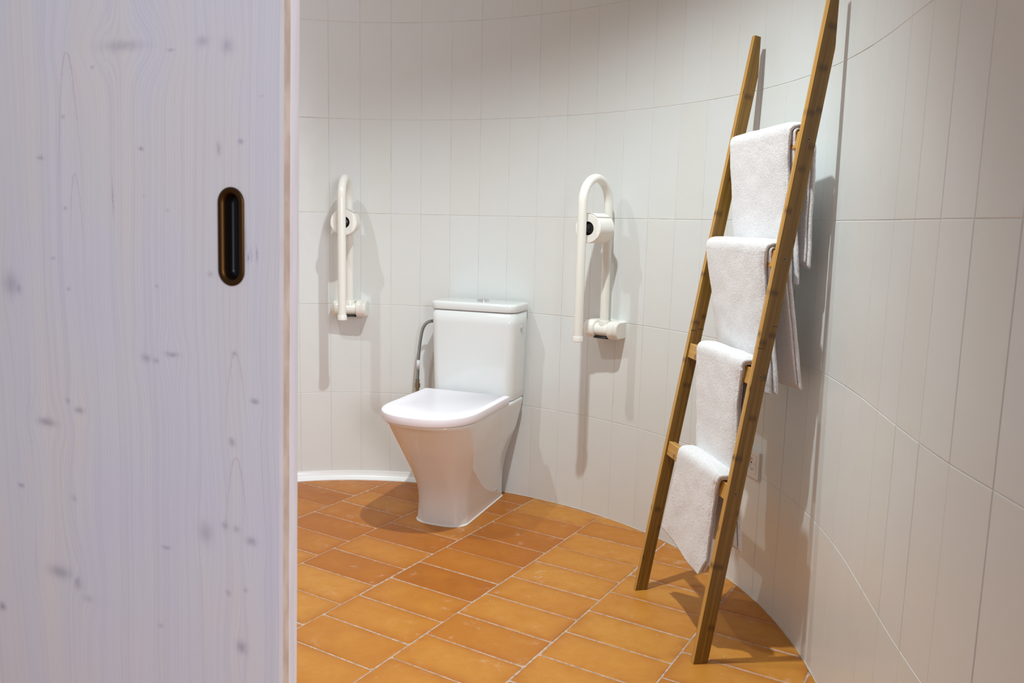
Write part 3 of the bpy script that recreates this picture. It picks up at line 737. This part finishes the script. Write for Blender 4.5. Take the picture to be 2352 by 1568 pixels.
for i, zc_ in enumerate(RUNGS):
    p0, p1 = rung_frame(zc_); ax = (p1-p0).normalized(); upv = (A*.16+Zv).normalized(); upv = (upv-ax*upv.dot(ax)).normalized(); dep = upv.cross(ax)
    if dep.dot(A) < 0: dep = -dep
    ln = (p1-p0).length
    Fm = frame(p0, upv, dep, ax) if upv.cross(dep).dot(ax) > 0 else frame(p0, -upv, dep, ax)
    v, f = box((0, RD/2, ln/2), (RHt, RD, ln))
    o = link('rung', mesh('rung', v, f), M_bamboo_l, ladder, bevel=.0012); o.matrix_local = Fm
    # screw heads on the outer face of the near stile
    az = (.219, .178, .135, .089)[::-1][i]
    Ms_ = frame(L(az-.001, .0, zc_), A, Zv, Bd)
    sc = link('screw', mesh('screw', *lathe([(.0038, -.001), (.0038, .0004), (.0031, .0007), (.0018, -.0006), (.0001, -.0007)], 20, Ms_)), M_screw, ladder); autosmooth(sc, 40)
    link('screw_recess', mesh('screw_recess', *join(box((0, 0, .0003), (.0034, .0010, .0010), Ms_), box((0, 0, .0003), (.0010, .0034, .0010), Ms_))), M_dark, sc, smooth=False)

# ------------------------------------------------------------------ towels
def towel(idx, s_far, s_near, zf, zb, label, dn_lean=.0, back_lean=.0, shear=(0, 0), seed=0, diag=None, back_diag=None, gap=.0, wave=.004, pull=0., inner_pull=1., back_wid=1.0):
    zc_ = RUNGS[idx]; th = .0029
    mid_b = (s_far+s_near)/2; w = s_near-s_far
    # cross-section of the folded cloth: centre line in (s, n)
    lay = [.0034, .0104, .0182]; cl = []
    inset = .007
    for s in np.arange(s_near-inset, s_far+.006, -.004): cl.append((s, lay[0], 0))
    for a in np.linspace(0, math.pi, 7)[1:-1]: cl.append((s_far+.005-.0035*math.sin(a), (lay[0]+lay[1])/2-.0035*math.cos(a), 0))
    for s in np.arange(s_far+.006, s_near-.006, .004): cl.append((s, lay[1], 1))
    for a in np.linspace(0, math.pi, 7)[1:-1]: cl.append((s_near-.005+.0045*math.sin(a), (lay[1]+lay[2]-.0045)/2-.0019*math.cos(a), 1.5))
    for s in np.arange(s_near-.006, s_far+.002, -.004): cl.append((s, lay[2]-.0045*math.exp(-max(0, s_near-.006-s)/.009), 2))
    cl = np.array(cl); tg = np.gradient(cl[:, :2], axis=0); tg /= np.maximum(np.hypot(*tg.T)[:, None], 1e-9); nr_ = np.stack([-tg[:, 1], tg[:, 0]], 1)
    top_ = cl[:, :2]+nr_*th; bot_ = cl[:, :2]-nr_*th
    sec = np.concatenate([top_, [cl[-1, :2]+tg[-1]*th*.8], bot_[::-1], [cl[0, :2]-tg[0]*th*.8]])
    layer = np.concatenate([cl[:, 2], [2], cl[::-1, 2], [0]])
    ns_ = len(sec)
    # drape line
    hz = RHt/2; rd = RD/2
    nf, narc, nb = 84, 22, 70
    nt_ = nf+narc+nb
    V = np.zeros((nt_, ns_, 3)); UVv = np.zeros((nt_, ns_, 2))
    rngs = np.random.default_rng(seed); ph1, ph2, ph3 = rngs.uniform(0, 6, 3)
    for j in range(ns_):
        s, nrm = sec[j]; ly = layer[j]
        sn = (s-s_far)/w          # 0 far .. 1 near
        ac = a_front(s, zc_)+.005+rd
        zlo = zf(sn) if callable(zf) else zf
        zlo += (.004 if ly < .5 else (.010 if ly < 1.6 and ly > .5 and ly < 1.4 else 0))*(1 if diag is None else 1.5)
        zhi = zb(sn) if callable(zb) else zb
        zhi += .012*(2-ly)*.6
        ztop = zc_+hz-.004; re = rd+nrm
        rows = []
        for i in range(nf):
            t = i/nf; z = zlo+(ztop-zlo)*t; u_ = (ztop-z)/max(ztop-zlo, 1e-6)   # 0 top .. 1 bottom
            depth_ = ztop-z
            a_ = ac-re+dn_lean*depth_ + wave*u_**1.3*(math.sin(sn*6.0+ph1)*.8+.5*math.sin(sn*11+ph2+u_*2))
            s2 = s+(shear[0]*(1-sn)+shear[1]*sn)*u_**1.2
            s2 += .0015*math.sin(z*38+ph3)*(.5+abs(sn-.5))
            pl = pull*(inner_pull if ly < .5 else 1)
            s2 += pl*sn**3*(.62+.38*(1-math.exp(-depth_/.05)))
            rows.append((a_, s2, z))
        for i in range(narc):
            t = i/(narc-1); an = math.pi*t; ce, se = math.cos(an), math.sin(an)
            x = ac-re*math.copysign(abs(ce)**.62, ce); z = ztop+(nrm+.006+.003)*abs(se)**.75
            # edge rolls down a touch near the folds
            z -= .0025*(abs(2*sn-1)**6)
            rows.append((x, s+pull*(inner_pull if ly < .5 else 1)*sn**3*.62*(.5+.5*math.cos(an)), z))
        for i in range(nb):
            t = (i+1)/nb; z = ztop+(zhi-ztop)*t; depth_ = ztop-z
            a_ = ac+re+gap*min(1, depth_/.03)+back_lean*depth_+wave*1.2*t**1.3*(math.sin(sn*7+ph2)+.4*math.sin(sn*13+ph1))
            rows.append((a_, s_near+(s-s_near)*back_wid+.001*math.sin(z*30+ph1), z))
        V[:, j] = rows
    # small surface irregularity
    P = (V[..., 0:1]*np.array(A)+V[..., 1:2]*np.array(Bd)+V[..., 2:3]*np.array(Zv))
    flat = P.reshape(-1, 3)
    for i in range(len(flat)):
        q = flat[i]; vv3 = Vector(q*260)+Vector((seed*9.1, 0, 0)); d = noise.noise_vector(vv3)*.0007+noise.noise_vector(Vector(q*22)+Vector((seed, 3, 1)))*.0016
        flat[i] = q+np.array(d)
    F = []
    for i in range(nt_-1):
        b0 = i*ns_; b1 = b0+ns_
        F += [(b0+j, b0+(j+1) % ns_, b1+(j+1) % ns_, b1+j) for j in range(ns_)]
    half = len(cl)
    for b0 in (0, (nt_-1)*ns_):          # close the hems between the two faces of the cloth
        for j in range(half-1): F.append((b0+j, b0+j+1, b0+2*half-1-j, b0+2*half-j))
        F.append((b0+half-1, b0+half, b0+half+1)); F.append((b0+2*half+1, b0, b0+2*half))
    org = np.array(L(a_front(mid_b, zc_)+.01, mid_b, zc_))
    me = mesh('towel', flat-org, F)
    o = link('towel', me, M_terry); o.location = LO+Vector(org)
    return tag(o, label, 'towel', 'white towels hung on the bamboo ladder')
towel(3, -.392, -.0205, .955, lambda s: 1.00+.01*(1-s), 'white terry towel on the top rung, highest of the four', dn_lean=.10, back_lean=.03, seed=1, gap=.012, wave=.005, pull=-.028, inner_pull=.15)
towel(2, -.408, -.0205, .680, lambda s: .688+.006*s, 'white terry towel on the second rung from the top, just below the highest one', shear=(.050, -.006), dn_lean=.11, back_lean=.16, seed=2, gap=.004, wave=.007, pull=-.026, inner_pull=.2)
towel(1, -.320, -.022, .465, .595, 'white terry towel on the third rung down, just above the lowest one', dn_lean=.02, back_lean=-.10, seed=3, wave=.004, shear=(.02, -.004), pull=-.030)
towel(0, -.298, -.021, lambda s: .222-.03*s-.012*math.sin(s*3.1)+(.05*max(0, s-.85)/.15), lambda s: .225+.055*s, 'white terry towel on the lowest rung, hem hanging in a slanted corner', shear=(-.074, -.012), dn_lean=-.01, back_lean=.12, seed=4, wave=.004, diag=1, pull=-.036)
